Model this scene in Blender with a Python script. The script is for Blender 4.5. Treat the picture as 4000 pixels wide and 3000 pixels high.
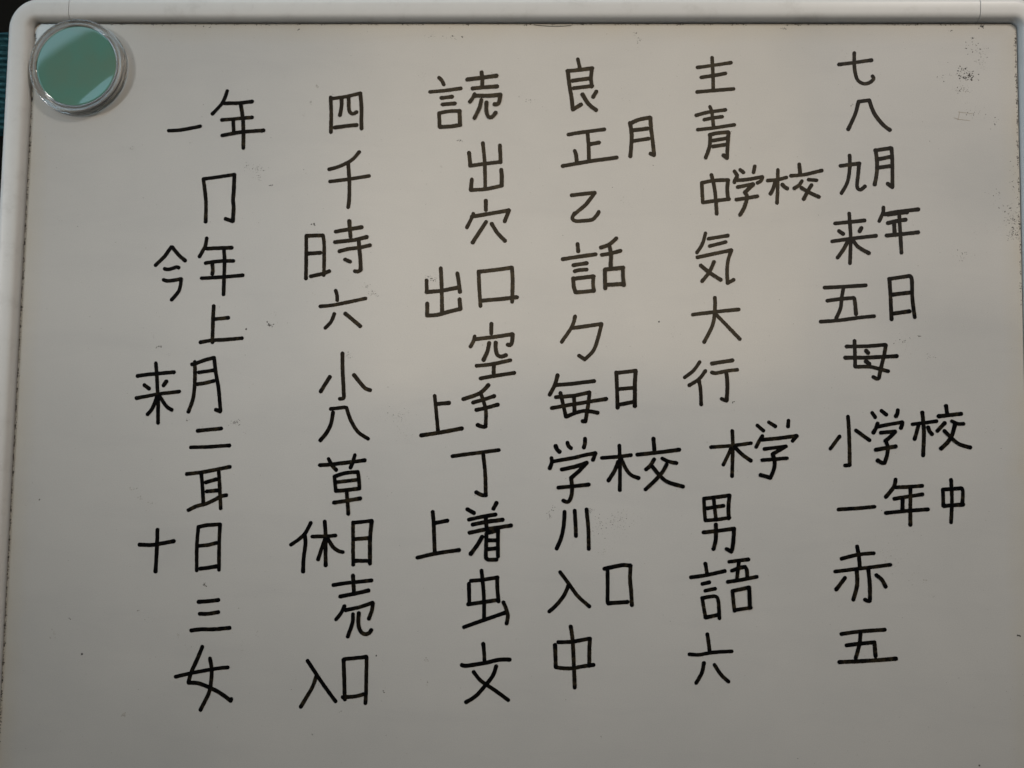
# A4-sized whiteboard lying on a dark table, covered in handwritten kanji, with a green magnet.
# Units in the tables are millimetres on the board (X right, Y up the board, Z towards the viewer).
import bpy, bmesh, math, random
from mathutils import Matrix, Vector

for _o in list(bpy.data.objects):
    bpy.data.objects.remove(_o)
S = bpy.context.scene
C = S.collection
MM = 0.001

# ------------------------------------------------------------------ camera
cd = bpy.data.cameras.new("camera")
cam = bpy.data.objects.new("camera", cd)
C.objects.link(cam)
cd.sensor_width = 36.0
cd.lens = 24.975
cd.clip_start = 0.01
cd.clip_end = 50.0
cam.matrix_world = Matrix((
    (0.99953469, -0.01382499, 0.02718948, 8.009 * MM),
    (0.01521000, 0.99856179, -0.05141018, -161.604 * MM),
    (-0.02643963, 0.05179982, 0.99830743, 280.917 * MM),
    (0, 0, 0, 1)))
cd.dof.use_dof = True
cd.dof.focus_distance = 0.279
cd.dof.aperture_fstop = 5.6
S.camera = cam

# ------------------------------------------------------------------ room light (soft surroundings)
W = bpy.data.worlds.new("World")
S.world = W
W.use_nodes = True
wt = W.node_tree
wt.nodes.clear()


def wnode(t, **kw):
    n = wt.nodes.new(t)
    for k, v in kw.items():
        setattr(n, k, v)
    return n


def wput(sock, v):
    if isinstance(v, (int, float)):
        sock.default_value = v
    else:
        wt.links.new(v, sock)


def wmath(op, a, b=0.0, c=0.0):
    n = wnode('ShaderNodeMath', operation=op)
    wput(n.inputs[0], a); wput(n.inputs[1], b); wput(n.inputs[2], c)
    return n.outputs[0]


def wstep(x, lo, hi):
    n = wnode('ShaderNodeMapRange', interpolation_type='SMOOTHSTEP')
    wput(n.inputs[0], x); wput(n.inputs[1], lo); wput(n.inputs[2], hi)
    wput(n.inputs[3], 0.0); wput(n.inputs[4], 1.0)
    return n.outputs[0]


def wmix(f, a, b):
    n = wnode('ShaderNodeMix', data_type='RGBA')
    wput(n.inputs[0], f)
    for s, v in ((n.inputs[6], a), (n.inputs[7], b)):
        if isinstance(v, tuple):
            s.default_value = (*v, 1)
        else:
            wt.links.new(v, s)
    return n.outputs[2]


tc = wnode('ShaderNodeTexCoord')
sep = wnode('ShaderNodeSeparateXYZ')
wt.links.new(tc.outputs['Generated'], sep.inputs[0])
dx, dy, dz = sep.outputs
zc = wmath('MAXIMUM', dz, 0.05)
u = wmath('DIVIDE', dx, zc)          # where a straight-up room ceiling would be met
v = wmath('DIVIDE', dy, zc)
nz = wnode('ShaderNodeTexNoise')
nz.inputs['Scale'].default_value = 5.0
nz.inputs['Detail'].default_value = 3.0
wt.links.new(tc.outputs['Generated'], nz.inputs['Vector'])
wob = wmath('MULTIPLY_ADD', nz.outputs['Fac'], 0.16, -0.08)
u2 = wmath('ADD', u, wob)
v2 = wmath('ADD', v, wob)
DIM = (0.020, 0.021, 0.022)            # unlit room and the dark clothes of whoever leans over the table
CEIL = (1.12, 0.88, 0.58)            # lamp-lit warm ceiling
SIDE = (0.09, 0.085, 0.075)
up = wmath('MULTIPLY', wstep(v2, 0.0, 0.10), wmath('SUBTRACT', 1.0, wstep(v2, 0.56, 0.70)))
lit = wmath('MULTIPLY', wstep(u2, -0.42, -0.15), wmath('SUBTRACT', 1.0, wstep(u2, 0.34, 0.42)))
ceil = wmix(lit, SIDE, CEIL)
# leaning head and shoulder on the right
ex = wmath('DIVIDE', wmath('SUBTRACT', u, 0.632), 0.064)
ey = wmath('DIVIDE', wmath('SUBTRACT', v, 0.345), 0.072)
er = wmath('SQRT', wmath('ADD', wmath('MULTIPLY', ex, ex), wmath('MULTIPLY', ey, ey)))
head = wmath('SUBTRACT', 1.0, wstep(er, 0.80, 1.10))
body = wmath('MULTIPLY', wstep(u, 0.44, 0.52), wmath('SUBTRACT', 1.0, wstep(wmath('ADD', v, wmath('MULTIPLY', u, 0.35)), 0.36, 0.42)))
head = wmath('MAXIMUM', head, body)
right = wmath('MULTIPLY', wmath('MULTIPLY', wstep(u, 0.40, 0.43), wmath('SUBTRACT', 1.0, wstep(u, 0.75, 1.0))), wstep(v, -0.2, 0.1))
ceil = wmix(right, ceil, (0.66, 0.56, 0.45))
lowdim = wmix(wmath('SUBTRACT', 1.0, wstep(dz, 0.35, 0.60)), DIM, (0.06, 0.058, 0.056))
col = wmix(up, lowdim, ceil)
col = wmix(head, col, DIM)
# grey daylight low over the far edge of the table, strongest on the left
day = wmath('MULTIPLY', wstep(dy, 0.45, 0.85), wmath('SUBTRACT', 1.0, wstep(dz, 0.30, 0.50)))
day = wmath('MULTIPLY', day, wmath('SUBTRACT', 1.0, wmath('MULTIPLY', wstep(dx, -0.4, 0.5), 0.55)))
side = wmath('MULTIPLY', wstep(wmath('MULTIPLY', dx, -1.0), 0.75, 0.95), wmath('SUBTRACT', 1.0, wstep(dz, 0.2, 0.4)))
col = wmix(wmath('MAXIMUM', day, side), col, (0.62, 0.86, 1.08))
bg = wnode('ShaderNodeBackground')
wt.links.new(col, bg.inputs['Color'])
bg.inputs['Strength'].default_value = 1.0
wo = wnode('ShaderNodeOutputWorld')
wt.links.new(bg.outputs[0], wo.inputs[0])

# ------------------------------------------------------------------ lamps


def area(name, loc, target, sx, sy, power, colr, roll=None):
    ld = bpy.data.lights.new(name, 'AREA')
    ld.shape = 'RECTANGLE'
    ld.size, ld.size_y = sx, sy
    ld.energy = power
    ld.color = colr
    o = bpy.data.objects.new(name, ld)
    C.objects.link(o)
    o.location = loc
    if roll is None:
        o.rotation_euler = (Vector(target) - Vector(loc)).to_track_quat('-Z', 'Y').to_euler()
    else:
        o.rotation_euler = (0, 0, roll)
    return o


def spot(name, loc, target, power, colr, cone, blend, radius):
    ld = bpy.data.lights.new(name, 'SPOT')
    ld.energy = power
    ld.color = colr
    ld.spot_size = math.radians(cone)
    ld.spot_blend = blend
    ld.shadow_soft_size = radius
    o = bpy.data.objects.new(name, ld)
    C.objects.link(o)
    o.location = loc
    o.rotation_euler = (Vector(target) - Vector(loc)).to_track_quat('-Z', 'Y').to_euler()
    return o


spot("room_lamp", (0.79, 0.85, 0.91), (0.243, 0.150, 0.0), 41.0, (1.0, 0.915, 0.83), 40.5, 1.0, 0.12)
spot("added_fill_spot", (-1.16, 0.10, 0.92), (-0.045, -0.117, 0.0), 43.0, (1.0, 0.975, 0.93), 14.0, 1.0, 0.12)  # added fill spot without a seen source, shapes the brightness across the board
area("window_light", (-1.157, 0.853, 1.20), None, 1.4, 0.5, 6.2, (0.50, 0.80, 1.0), roll=math.radians(33))

S.view_settings.view_transform = 'Standard'
S.view_settings.look = 'None'
S.view_settings.exposure = 0.0
S.view_settings.gamma = 1.0
S.view_settings.use_curve_mapping = False
S.render.engine = 'CYCLES'
S.cycles.use_denoising = True
S.cycles.max_bounces = 12
S.cycles.transmission_bounces = 8
S.cycles.sample_clamp_indirect = 4.0

CHARS = [
    ('一', '一年', 1, '~-141.7,-45.4 -137.6,-45.2 -133.0,-44.4 -128.6,-43.5'),
    ('年', '一年', 1, '~-118.0,-28.6 -119.0,-31.9 -120.3,-34.4 -123.8,-38.3;-119.1,-33.9 -113.5,-33.8 -107.6,-33.1;-119.8,-40.8 -114.8,-40.4 -107.3,-39.7;~-112.2,-34.4 -111.5,-38.2 -111.0,-41.3 -110.7,-46.7 -110.5,-52.5;-115.1,-41.1 -114.7,-46.0;~-119.5,-47.3 -115.0,-46.4 -111.2,-45.8 -102.4,-45.1'),
    ('冂', '冂', 1, '-126.5,-65.4 -113.8,-63.5;~-126.5,-65.4 -125.3,-72.9 -125.0,-76.7 -124.9,-83.0;~-113.8,-63.5 -113.8,-69.0 -114.0,-73.9 -113.6,-77.4 -113.8,-82.7;-113.8,-82.7 -116.8,-81.7'),
    ('今', '今年', 1, '-138.6,-93.4 -141.2,-97.4 -144.8,-101.0;~-138.2,-93.5 -135.2,-96.9 -132.7,-99.0;~-141.0,-102.4 -139.1,-102.6 -136.3,-101.7 -135.2,-101.9;~-141.2,-106.9 -139.7,-107.3 -136.7,-107.0 -134.0,-106.5;~-134.0,-106.5 -134.4,-110.2 -135.3,-112.2 -137.6,-115.0'),
    ('年', '今年', 1, '~-124.2,-89.7 -124.6,-92.7 -125.4,-94.4 -126.9,-97.3;-124.1,-94.0 -117.8,-93.7 -113.8,-93.5;~-124.3,-99.9 -121.8,-99.5 -117.3,-99.0 -112.9,-98.9;~-117.0,-94.5 -116.6,-98.3 -116.5,-105.5 -116.5,-112.6;-121.5,-100.2 -121.2,-102.9 -121.4,-104.4;~-125.7,-106.1 -121.2,-105.8 -116.6,-105.5 -108.9,-104.7'),
    ('上', '上', 1, '~-120.3,-117.3 -120.4,-123.5 -120.3,-132.0;-120.0,-122.7 -117.2,-122.4 -114.2,-122.0;~-125.2,-132.1 -121.0,-131.3 -115.3,-130.9 -108.3,-130.2'),
    ('来', '来月', 1, '~-143.0,-140.7 -142.4,-145.7 -141.7,-153.1 -141.4,-156.8 -141.1,-164.7;~-150.3,-146.0 -146.4,-145.4 -141.9,-144.9 -135.4,-144.3;-147.3,-149.6 -145.3,-151.0;-138.4,-148.0 -139.5,-149.7;~-150.3,-154.9 -146.4,-154.1 -141.2,-153.1 -133.0,-152.0;~-142.0,-154.2 -142.9,-157.2 -144.0,-159.5 -145.5,-161.3;~-140.9,-153.9 -139.2,-156.4 -137.6,-158.3 -135.7,-159.4'),
    ('月', '来月', 1, '~-127.2,-139.9 -126.9,-144.7 -126.9,-150.7 -127.4,-155.2 -129.0,-160.1;~-128.3,-141.0 -126.6,-140.6 -123.3,-139.3 -119.4,-138.2;~-119.4,-138.2 -118.5,-143.9 -117.0,-151.3 -116.1,-158.7 -116.1,-159.7;-116.1,-159.7 -117.9,-159.1;-125.4,-144.2 -119.4,-143.3;~-125.9,-149.0 -122.6,-148.4 -119.1,-147.5'),
    ('二', '二', 1, '-125.0,-167.6 -120.4,-167.1 -115.4,-166.5;-127.5,-174.2 -120.1,-173.9 -111.9,-173.2'),
    ('耳', '耳', 1, '-128.7,-184.8 -122.7,-184.1 -111.4,-181.7;~-122.8,-184.8 -122.0,-191.0 -121.5,-196.9;~-115.8,-183.8 -115.2,-189.8 -114.5,-198.2;-120.9,-188.0 -116.7,-186.7;-120.4,-191.6 -116.1,-191.1;~-127.5,-199.1 -124.1,-197.4 -120.4,-196.4 -116.7,-194.6 -114.6,-193.4 -112.4,-192.9'),
    ('十', '十日', 1, '~-139.6,-207.0 -139.5,-212.5 -139.6,-219.8 -139.7,-223.4;~-146.6,-213.0 -142.1,-213.1 -138.4,-212.5 -132.8,-211.4'),
    ('日', '十日', 1, '~-123.2,-205.6 -123.5,-212.2 -123.4,-217.6 -123.2,-222.7;-123.2,-205.6 -120.1,-204.9 -114.5,-204.4;~-114.5,-204.4 -114.6,-212.0 -114.3,-222.3;-122.6,-213.0 -119.0,-212.6 -115.6,-211.7;-121.8,-221.9 -118.7,-221.5 -115.4,-220.9'),
    ('三', '三', 1, '-122.0,-234.9 -117.8,-234.5 -114.1,-234.0;~-121.4,-239.5 -118.0,-239.4 -113.9,-238.7;~-124.5,-246.0 -120.4,-245.5 -116.3,-245.4 -109.2,-244.7'),
    ('女', '女', 1, '~-119.8,-252.2 -121.8,-257.4 -123.8,-262.1 -124.8,-266.0;~-124.8,-266.2 -121.1,-266.3 -117.0,-267.6 -112.5,-269.6 -107.8,-272.7;-107.8,-272.7 -107.6,-272.0;~-116.6,-256.6 -115.8,-260.8 -115.8,-265.1 -116.5,-269.7 -119.6,-276.5;~-130.0,-264.0 -125.2,-262.8 -115.8,-260.8 -109.4,-259.9'),
    ('四', '四', 2, '~-75.3,-31.2 -74.9,-37.9 -74.8,-45.8;-75.3,-31.8 -69.1,-31.0 -63.2,-29.5;~-63.2,-29.5 -62.5,-36.3 -62.5,-40.9 -62.3,-44.2;~-70.8,-31.7 -70.8,-35.2 -71.3,-38.7;~-67.9,-31.3 -67.8,-34.4 -67.4,-37.1 -66.0,-38.1 -64.5,-37.3;-73.3,-43.8 -68.4,-43.1 -64.3,-42.7'),
    ('千', '千', 2, '~-63.0,-53.8 -65.7,-57.0 -68.7,-58.8 -71.7,-60.1 -75.1,-61.1;-74.6,-66.1 -67.0,-65.1 -58.7,-63.7;~-67.4,-58.6 -66.7,-66.2 -66.6,-73.4 -66.9,-76.6'),
    ('時', '時', 2, '~-83.6,-88.6 -83.4,-95.0 -83.2,-105.8;-83.6,-88.4 -76.9,-88.2;~-76.8,-88.2 -76.2,-92.3 -76.0,-102.5 -76.0,-104.4;-82.7,-95.6 -77.6,-95.3;-81.3,-104.9 -76.4,-103.8 -73.8,-102.7;~-66.3,-82.2 -66.0,-85.1 -65.6,-88.7;-71.7,-86.6 -66.4,-85.6 -61.2,-84.7;~-71.9,-90.9 -66.3,-90.2 -63.3,-89.8 -59.0,-88.7;~-62.2,-89.8 -62.0,-92.6 -61.4,-97.9 -61.1,-102.0;-61.1,-102.0 -62.2,-102.8 -63.5,-102.6;~-70.0,-94.6 -66.2,-93.6 -61.7,-93.0 -57.6,-92.0;-67.6,-97.9 -65.5,-98.8'),
    ('六', '六', 2, '~-71.0,-110.5 -70.4,-112.6 -70.3,-114.5;~-77.1,-117.0 -72.3,-116.5 -66.4,-115.3 -58.8,-113.6;~-71.3,-119.9 -72.5,-123.1 -74.8,-125.7;-66.9,-119.8 -60.7,-124.8'),
    ('小', '小', 2, '~-67.6,-135.8 -67.3,-142.8 -66.5,-153.0;~-66.5,-153.0 -66.8,-153.9 -68.2,-154.0;-72.4,-145.3 -75.9,-151.2;~-62.7,-144.4 -59.5,-148.2 -58.0,-149.7 -56.1,-150.4'),
    ('八', '八', 2, '-71.7,-158.1 -66.0,-157.3;~-65.4,-157.4 -63.6,-162.3 -60.5,-167.0 -56.4,-169.7;~-70.7,-159.5 -71.4,-163.9 -73.1,-167.6 -75.5,-170.6'),
    ('草', '草', 2, '~-72.0,-177.8 -70.5,-180.4 -68.8,-182.2;~-61.5,-176.1 -62.2,-178.8 -63.1,-181.2;~-75.4,-180.4 -71.3,-180.1 -66.8,-179.5 -57.5,-178.2;~-69.4,-184.8 -69.1,-187.3 -68.7,-190.2;~-69.4,-184.8 -65.3,-183.4 -60.1,-182.8;~-60.1,-182.8 -59.6,-186.1 -59.4,-189.3;-68.8,-187.0 -60.0,-185.9;~-68.7,-190.4 -65.8,-190.2 -59.4,-189.3;~-64.4,-190.5 -63.9,-194.9 -63.5,-199.4;~-69.3,-195.0 -64.2,-194.2 -58.9,-193.2'),
    ('休', '休日', 2, '~-78.3,-203.1 -80.4,-207.2 -82.9,-209.7 -86.0,-211.9;~-80.6,-207.5 -80.2,-211.1 -80.7,-216.6 -80.8,-222.2;~-72.8,-202.5 -72.3,-207.4 -72.1,-214.6 -71.9,-219.6;-77.6,-208.5 -72.3,-208.3 -68.3,-207.9;~-72.5,-209.2 -73.6,-212.8 -75.0,-217.4;~-71.3,-209.2 -69.2,-212.4 -67.0,-213.9 -65.2,-214.3'),
    ('日', '休日', 2, '~-61.5,-202.6 -61.3,-210.8 -61.0,-219.2;-61.5,-202.8 -54.1,-201.9;~-54.1,-201.9 -54.6,-209.2 -54.4,-218.6;-61.1,-209.2 -54.6,-208.6;-60.8,-217.6 -54.4,-217.5'),
    ('売', '売', 2, '~-61.0,-223.3 -60.7,-226.6 -60.4,-230.0;~-68.7,-227.2 -63.3,-226.3 -53.6,-225.1;-65.8,-231.6 -59.9,-230.3 -54.7,-229.0;~-64.0,-235.2 -65.2,-237.8 -67.3,-240.5;-63.6,-236.8 -58.7,-235.7 -52.9,-233.7;~-52.8,-233.9 -53.2,-236.8 -54.3,-239.9;~-60.6,-238.2 -60.7,-241.6 -62.4,-247.0;~-58.3,-237.8 -58.4,-241.6 -57.6,-244.4 -55.9,-245.8 -54.1,-245.4 -53.2,-244.2'),
    ('入', '入口', 2, '~-78.0,-256.6 -74.0,-262.2 -69.8,-267.8 -66.5,-271.9;~-74.4,-262.6 -75.7,-266.5 -78.1,-270.8 -80.1,-274.3'),
    ('口', '入口', 2, '~-63.8,-255.9 -63.4,-262.6 -62.9,-271.1;-63.7,-255.7 -54.9,-254.6;~-54.8,-254.8 -54.7,-262.4 -54.7,-268.8 -54.8,-272.3;~-63.8,-270.2 -58.9,-269.8 -54.9,-268.6'),
    ('読', '読', 3, '~-31.2,-22.9 -30.1,-24.1 -29.2,-25.8;-34.8,-28.9 -28.7,-28.3 -22.2,-27.4;-30.1,-31.4 -25.7,-30.8;-29.6,-34.1 -24.5,-33.6;~-30.9,-37.7 -30.5,-43.3;~-30.9,-37.7 -27.1,-36.9 -22.6,-36.7;-22.6,-36.7 -22.3,-42.5;-30.3,-43.4 -25.8,-43.1 -22.1,-42.5;~-13.9,-20.6 -13.6,-23.5 -13.6,-26.3;-19.7,-23.7 -13.8,-22.9 -7.8,-22.1;-17.5,-27.4 -13.0,-26.9 -7.5,-26.5;~-16.6,-29.7 -17.4,-31.5 -18.4,-32.9;-16.5,-30.4 -11.0,-30.4 -6.1,-30.0;~-6.1,-30.0 -6.6,-33.0 -7.4,-33.9 -8.5,-33.9;~-13.8,-32.1 -14.5,-35.4 -16.5,-39.7;~-11.7,-33.2 -11.7,-36.5 -10.9,-39.0 -9.4,-39.2 -7.9,-37.4'),
    ('出', '出', 3, '~-12.9,-49.9 -12.0,-58.2 -11.6,-68.8;~-18.4,-53.9 -17.8,-59.3;-17.8,-59.3 -11.7,-58.4 -5.5,-57.6;-6.0,-50.8 -5.6,-57.8;~-17.1,-64.8 -17.4,-69.1;~-17.4,-69.2 -11.5,-68.8 -4.8,-67.3;~-5.3,-60.8 -5.0,-64.3 -5.1,-67.3'),
    ('穴', '穴', 3, '-11.3,-73.5 -11.2,-77.4;~-16.2,-78.8 -16.9,-80.7 -18.7,-84.5;-16.9,-80.1 -10.2,-78.9 -2.0,-77.4;-1.9,-77.4 -3.6,-81.9;-11.0,-82.1 -13.4,-85.9 -16.3,-90.6;~-8.8,-82.9 -6.4,-86.6 -3.3,-89.8'),
    ('出', '出口', 3, '~-28.9,-101.1 -28.5,-106.7 -28.3,-110.4 -28.0,-118.6;~-34.5,-106.0 -34.3,-110.8;-34.4,-110.8 -28.4,-110.2 -21.6,-108.8;~-22.2,-103.1 -21.4,-107.7 -21.0,-110.6;~-34.0,-115.3 -34.0,-120.0;~-34.0,-120.2 -29.9,-119.9 -25.4,-118.6 -20.6,-117.4;-21.1,-113.5 -20.7,-117.4'),
    ('口', '出口', 3, '~-13.7,-102.2 -13.3,-108.8 -12.7,-116.2;~-13.7,-102.4 -8.7,-101.8 -0.4,-100.6;~-0.4,-100.8 -0.0,-106.4 -0.1,-114.4;~-11.8,-114.0 -4.1,-113.2 1.8,-112.5'),
    ('空', '空', 3, '-8.2,-123.2 -8.2,-127.2;~-14.8,-128.3 -15.2,-130.2 -16.4,-132.5;-14.7,-129.5 -8.3,-128.7 0.2,-127.3;~0.3,-127.4 0.2,-130.0 -0.5,-131.6 -1.6,-131.5;~-9.0,-130.9 -9.6,-134.2 -11.1,-137.7;~-6.4,-130.7 -6.3,-133.4 -5.6,-135.6 -4.1,-136.3 -2.2,-135.7;~-13.9,-140.1 -8.1,-139.4 -0.4,-137.7;-7.0,-139.9 -7.0,-143.0;~-12.2,-145.1 -7.3,-144.1 1.2,-142.7'),
    ('上', '上手', 3, '~-30.3,-152.2 -29.6,-157.7 -28.7,-166.1;-29.5,-155.5 -24.5,-155.0;~-35.3,-168.0 -28.2,-166.8 -19.2,-165.0'),
    ('手', '上手', 3, '~-9.0,-147.7 -11.2,-150.1 -13.7,-151.6 -18.9,-153.4;-15.0,-154.7 -11.1,-153.6 -6.6,-152.0;-13.7,-157.6 -9.6,-156.7 -5.1,-155.4;~-12.1,-150.6 -10.6,-154.8 -9.8,-158.5 -9.8,-164.0;~-9.8,-164.0 -11.0,-164.2 -13.0,-163.5'),
    ('丁', '丁', 3, '-22.8,-176.0 -12.6,-174.5 -4.4,-173.3;~-10.6,-175.0 -9.7,-182.3 -9.3,-191.0;~-9.2,-191.0 -10.9,-191.0 -13.1,-190.0'),
    ('上', '上着', 3, '~-30.1,-197.9 -29.5,-204.3 -29.0,-213.7;-29.3,-202.3 -24.2,-201.3;~-35.8,-215.9 -27.9,-214.0 -19.4,-212.6'),
    ('着', '上着', 3, '-16.5,-196.7 -13.8,-198.1;-5.0,-194.0 -6.2,-196.3;-15.8,-200.7 -10.7,-199.5 -5.3,-198.5;-14.3,-202.6 -8.9,-201.4 -2.5,-200.5;-15.5,-205.8 -8.8,-204.3 0.8,-202.7;~-9.2,-199.6 -8.7,-204.5;~-10.4,-207.2 -12.3,-210.5 -14.8,-214.0;~-8.8,-205.9 -8.8,-210.4 -8.9,-214.7;~-8.4,-205.7 -6.2,-205.2 -4.3,-204.4;-4.3,-204.4 -4.1,-214.8;-8.4,-208.6 -4.4,-208.5;-8.3,-212.0 -4.3,-211.6;-8.8,-215.4 -7.9,-216.1 -4.6,-216.0'),
    ('虫', '虫', 3, '-15.3,-225.5 -15.0,-233.3;-14.6,-224.4 -10.3,-224.0 -4.1,-222.9;~-4.3,-223.0 -4.1,-227.4 -3.6,-232.2;-15.5,-233.5 -9.4,-232.5 -3.6,-231.5;~-10.5,-220.3 -9.7,-226.5 -9.3,-231.8 -9.1,-238.9;-17.0,-242.3 -9.6,-239.5 -1.0,-236.4;~-1.7,-232.3 -0.5,-235.2 0.1,-237.6 -0.3,-240.5'),
    ('文', '文', 3, '~-9.3,-248.5 -8.9,-251.7 -8.7,-255.2;~-17.5,-256.8 -15.5,-257.0 -9.0,-255.9 -3.3,-254.5 1.1,-254.3;~-12.9,-259.3 -10.3,-262.3 -7.4,-264.3 -3.1,-267.0 0.8,-269.7;~-4.1,-256.9 -5.3,-260.4 -8.5,-264.7 -11.7,-268.3 -15.6,-270.9'),
    ('良', '良', 4, '25.0,-15.1 25.9,-19.1;~20.8,-20.1 25.6,-19.6 30.9,-18.9;~21.0,-20.1 21.8,-26.4 22.6,-31.0 23.2,-35.8;23.2,-36.0 26.5,-33.9;~30.7,-19.1 30.4,-23.0 30.7,-26.6;22.9,-24.1 30.0,-23.1;23.3,-27.2 30.9,-26.2;~27.0,-29.7 29.5,-33.7 32.6,-36.2;32.6,-28.5 31.3,-30.8'),
    ('正', '正月', 4, '~21.5,-46.3 25.9,-45.5 31.5,-44.7 36.0,-44.1;~29.2,-45.3 29.7,-51.2 29.9,-56.8;30.2,-50.2 33.9,-49.5;~24.1,-52.9 24.7,-54.6 25.0,-57.6;~19.3,-59.2 30.1,-57.2 41.0,-55.6'),
    ('月', '正月', 4, '~46.2,-41.4 46.9,-46.2 46.7,-51.8 46.4,-55.1;~46.3,-41.6 50.0,-40.0 54.2,-39.2;~54.3,-39.2 54.7,-44.2 55.2,-48.0 55.9,-54.4;55.9,-54.6 54.4,-53.9;47.4,-44.4 53.3,-43.7;~47.6,-48.8 53.7,-47.8'),
    ('乙', '乙', 4, '~23.1,-71.1 26.9,-70.6 32.4,-70.0;32.4,-70.0 28.8,-74.9 24.4,-78.7;~24.4,-78.3 23.5,-80.4 24.8,-81.5 28.1,-81.4 31.4,-80.9 33.3,-79.0 34.0,-77.7'),
    ('話', '話', 4, '25.7,-90.8 26.0,-93.8;~19.8,-97.0 26.4,-95.9 33.0,-94.9;24.1,-99.4 29.4,-98.5;~24.6,-101.8 26.5,-101.3 29.4,-101.1;~24.1,-104.6 24.3,-107.8 25.1,-110.2;~24.1,-104.8 32.2,-103.8;~32.1,-103.8 32.0,-107.0 32.4,-109.6;25.1,-110.3 32.3,-109.6;~41.1,-88.4 38.2,-90.9 34.9,-92.2;~38.3,-91.1 39.0,-95.0 38.9,-98.4;35.3,-95.1 38.6,-94.6 42.8,-93.4;38.9,-98.4 39.0,-100.4;~36.6,-101.0 36.7,-104.7 36.8,-108.6;36.7,-101.0 43.9,-100.2;~43.8,-100.4 43.8,-103.5 44.2,-107.2;37.9,-107.1 44.0,-106.7'),
    ('勹', '勹', 4, '~25.0,-119.9 23.8,-124.0 19.8,-130.2;23.8,-124.6 29.3,-123.8 35.5,-122.8;~35.5,-122.8 34.1,-128.7 32.3,-133.5 29.0,-137.0;29.0,-137.0 26.7,-135.5'),
    ('毎', '毎日', 4, '~18.3,-143.4 17.3,-147.3 15.3,-151.2;17.8,-147.3 25.1,-146.6 32.8,-145.5;~19.5,-150.4 20.6,-154.6 21.8,-159.7;17.7,-152.1 25.2,-151.4 31.0,-150.0;~31.0,-150.0 30.5,-155.1 29.8,-159.5 29.5,-161.4;29.5,-161.5 28.4,-161.4;~16.2,-156.4 25.2,-154.7 37.6,-152.5;24.9,-151.8 25.2,-157.8;~22.0,-159.7 25.2,-158.3 28.5,-157.4 31.4,-157.5 34.3,-158.0'),
    ('日', '毎日', 4, '~41.5,-142.0 41.8,-148.4 42.1,-155.9;41.7,-142.2 49.1,-141.2;~49.1,-141.4 48.8,-147.2 48.9,-155.2;42.3,-148.6 48.8,-147.9;42.3,-154.8 48.7,-153.4'),
    ('学', '学校', 4, '~17.9,-171.3 18.5,-172.7 19.5,-173.6;~22.5,-169.9 23.0,-171.2 24.0,-172.1;~29.4,-168.2 29.4,-170.0 29.0,-171.8;~16.3,-176.0 16.5,-177.8 15.7,-180.1;~16.5,-177.5 24.7,-175.9 29.0,-174.8 33.6,-173.9;33.6,-173.9 32.6,-176.5;~20.4,-180.5 25.5,-179.3 30.2,-177.7;30.2,-177.7 27.3,-180.9 24.1,-183.7;~24.1,-183.7 24.5,-186.7 24.4,-190.0 23.6,-192.5 22.5,-193.1 21.1,-192.6;19.1,-187.6 31.0,-186.2'),
    ('校', '学校', 4, '~42.9,-170.7 43.2,-179.2 43.2,-188.2;36.0,-175.7 42.1,-175.2 47.5,-174.4;~42.5,-177.0 41.1,-180.7 38.7,-184.5;~43.6,-175.9 45.8,-180.2 47.9,-182.4 50.5,-183.3;56.2,-167.8 56.6,-172.3;~49.9,-174.2 58.0,-173.2 66.3,-172.0;~56.5,-175.9 55.1,-178.3 53.3,-179.9;~59.6,-175.5 62.3,-176.7 65.2,-177.2;~55.7,-178.6 58.4,-181.8 61.7,-184.6 67.8,-186.3;~61.4,-177.8 59.8,-180.7 57.0,-184.0 53.2,-187.7'),
    ('川', '川', 4, '~21.7,-196.9 21.5,-201.9 20.5,-207.0 18.8,-211.3;25.7,-196.4 26.3,-206.3;~30.3,-195.8 31.1,-204.2 31.3,-211.2'),
    ('入', '入口', 4, '~20.2,-220.3 23.8,-224.9 27.4,-229.6 31.8,-233.3;~23.6,-225.3 22.0,-229.0 19.2,-232.7 16.2,-235.6'),
    ('口', '入口', 4, '38.7,-219.3 38.8,-231.5;~37.4,-218.7 42.1,-217.6 44.9,-217.1 47.6,-217.3;~47.6,-217.3 47.4,-222.1 47.9,-227.4 48.2,-232.4;39.0,-231.9 46.5,-231.2'),
    ('中', '中', 4, '~18.6,-248.3 18.8,-252.5 19.0,-256.7;~18.9,-256.7 20.9,-257.0 25.2,-257.0 29.9,-256.1 33.6,-255.5;~19.8,-247.2 25.1,-246.9 32.1,-245.5;~32.1,-245.5 31.9,-250.1 31.9,-256.0;~24.6,-241.1 25.3,-245.6 25.9,-254.4 26.4,-264.3'),
    ('主', '主', 5, '~78.9,-14.4 79.3,-21.1 79.4,-27.8;~73.1,-18.5 78.9,-17.7 86.5,-16.5;74.6,-22.6 79.3,-21.9 84.3,-20.9;~72.9,-28.6 79.3,-28.0 87.6,-27.3'),
    ('青', '青', 5, '~78.1,-34.6 78.9,-37.1 79.5,-42.4;~72.6,-38.2 77.4,-36.9 84.3,-35.9;~75.8,-40.0 79.3,-39.2 83.0,-38.7;~73.2,-44.1 80.4,-43.2 87.9,-42.0;~78.2,-46.2 78.0,-50.7 76.4,-55.5;~78.0,-46.2 81.1,-45.4 85.4,-45.0;~85.5,-45.2 85.2,-49.6 84.9,-55.2;84.9,-55.6 83.5,-54.5;~79.1,-48.5 84.8,-47.5;~79.3,-50.9 84.4,-50.1'),
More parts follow.
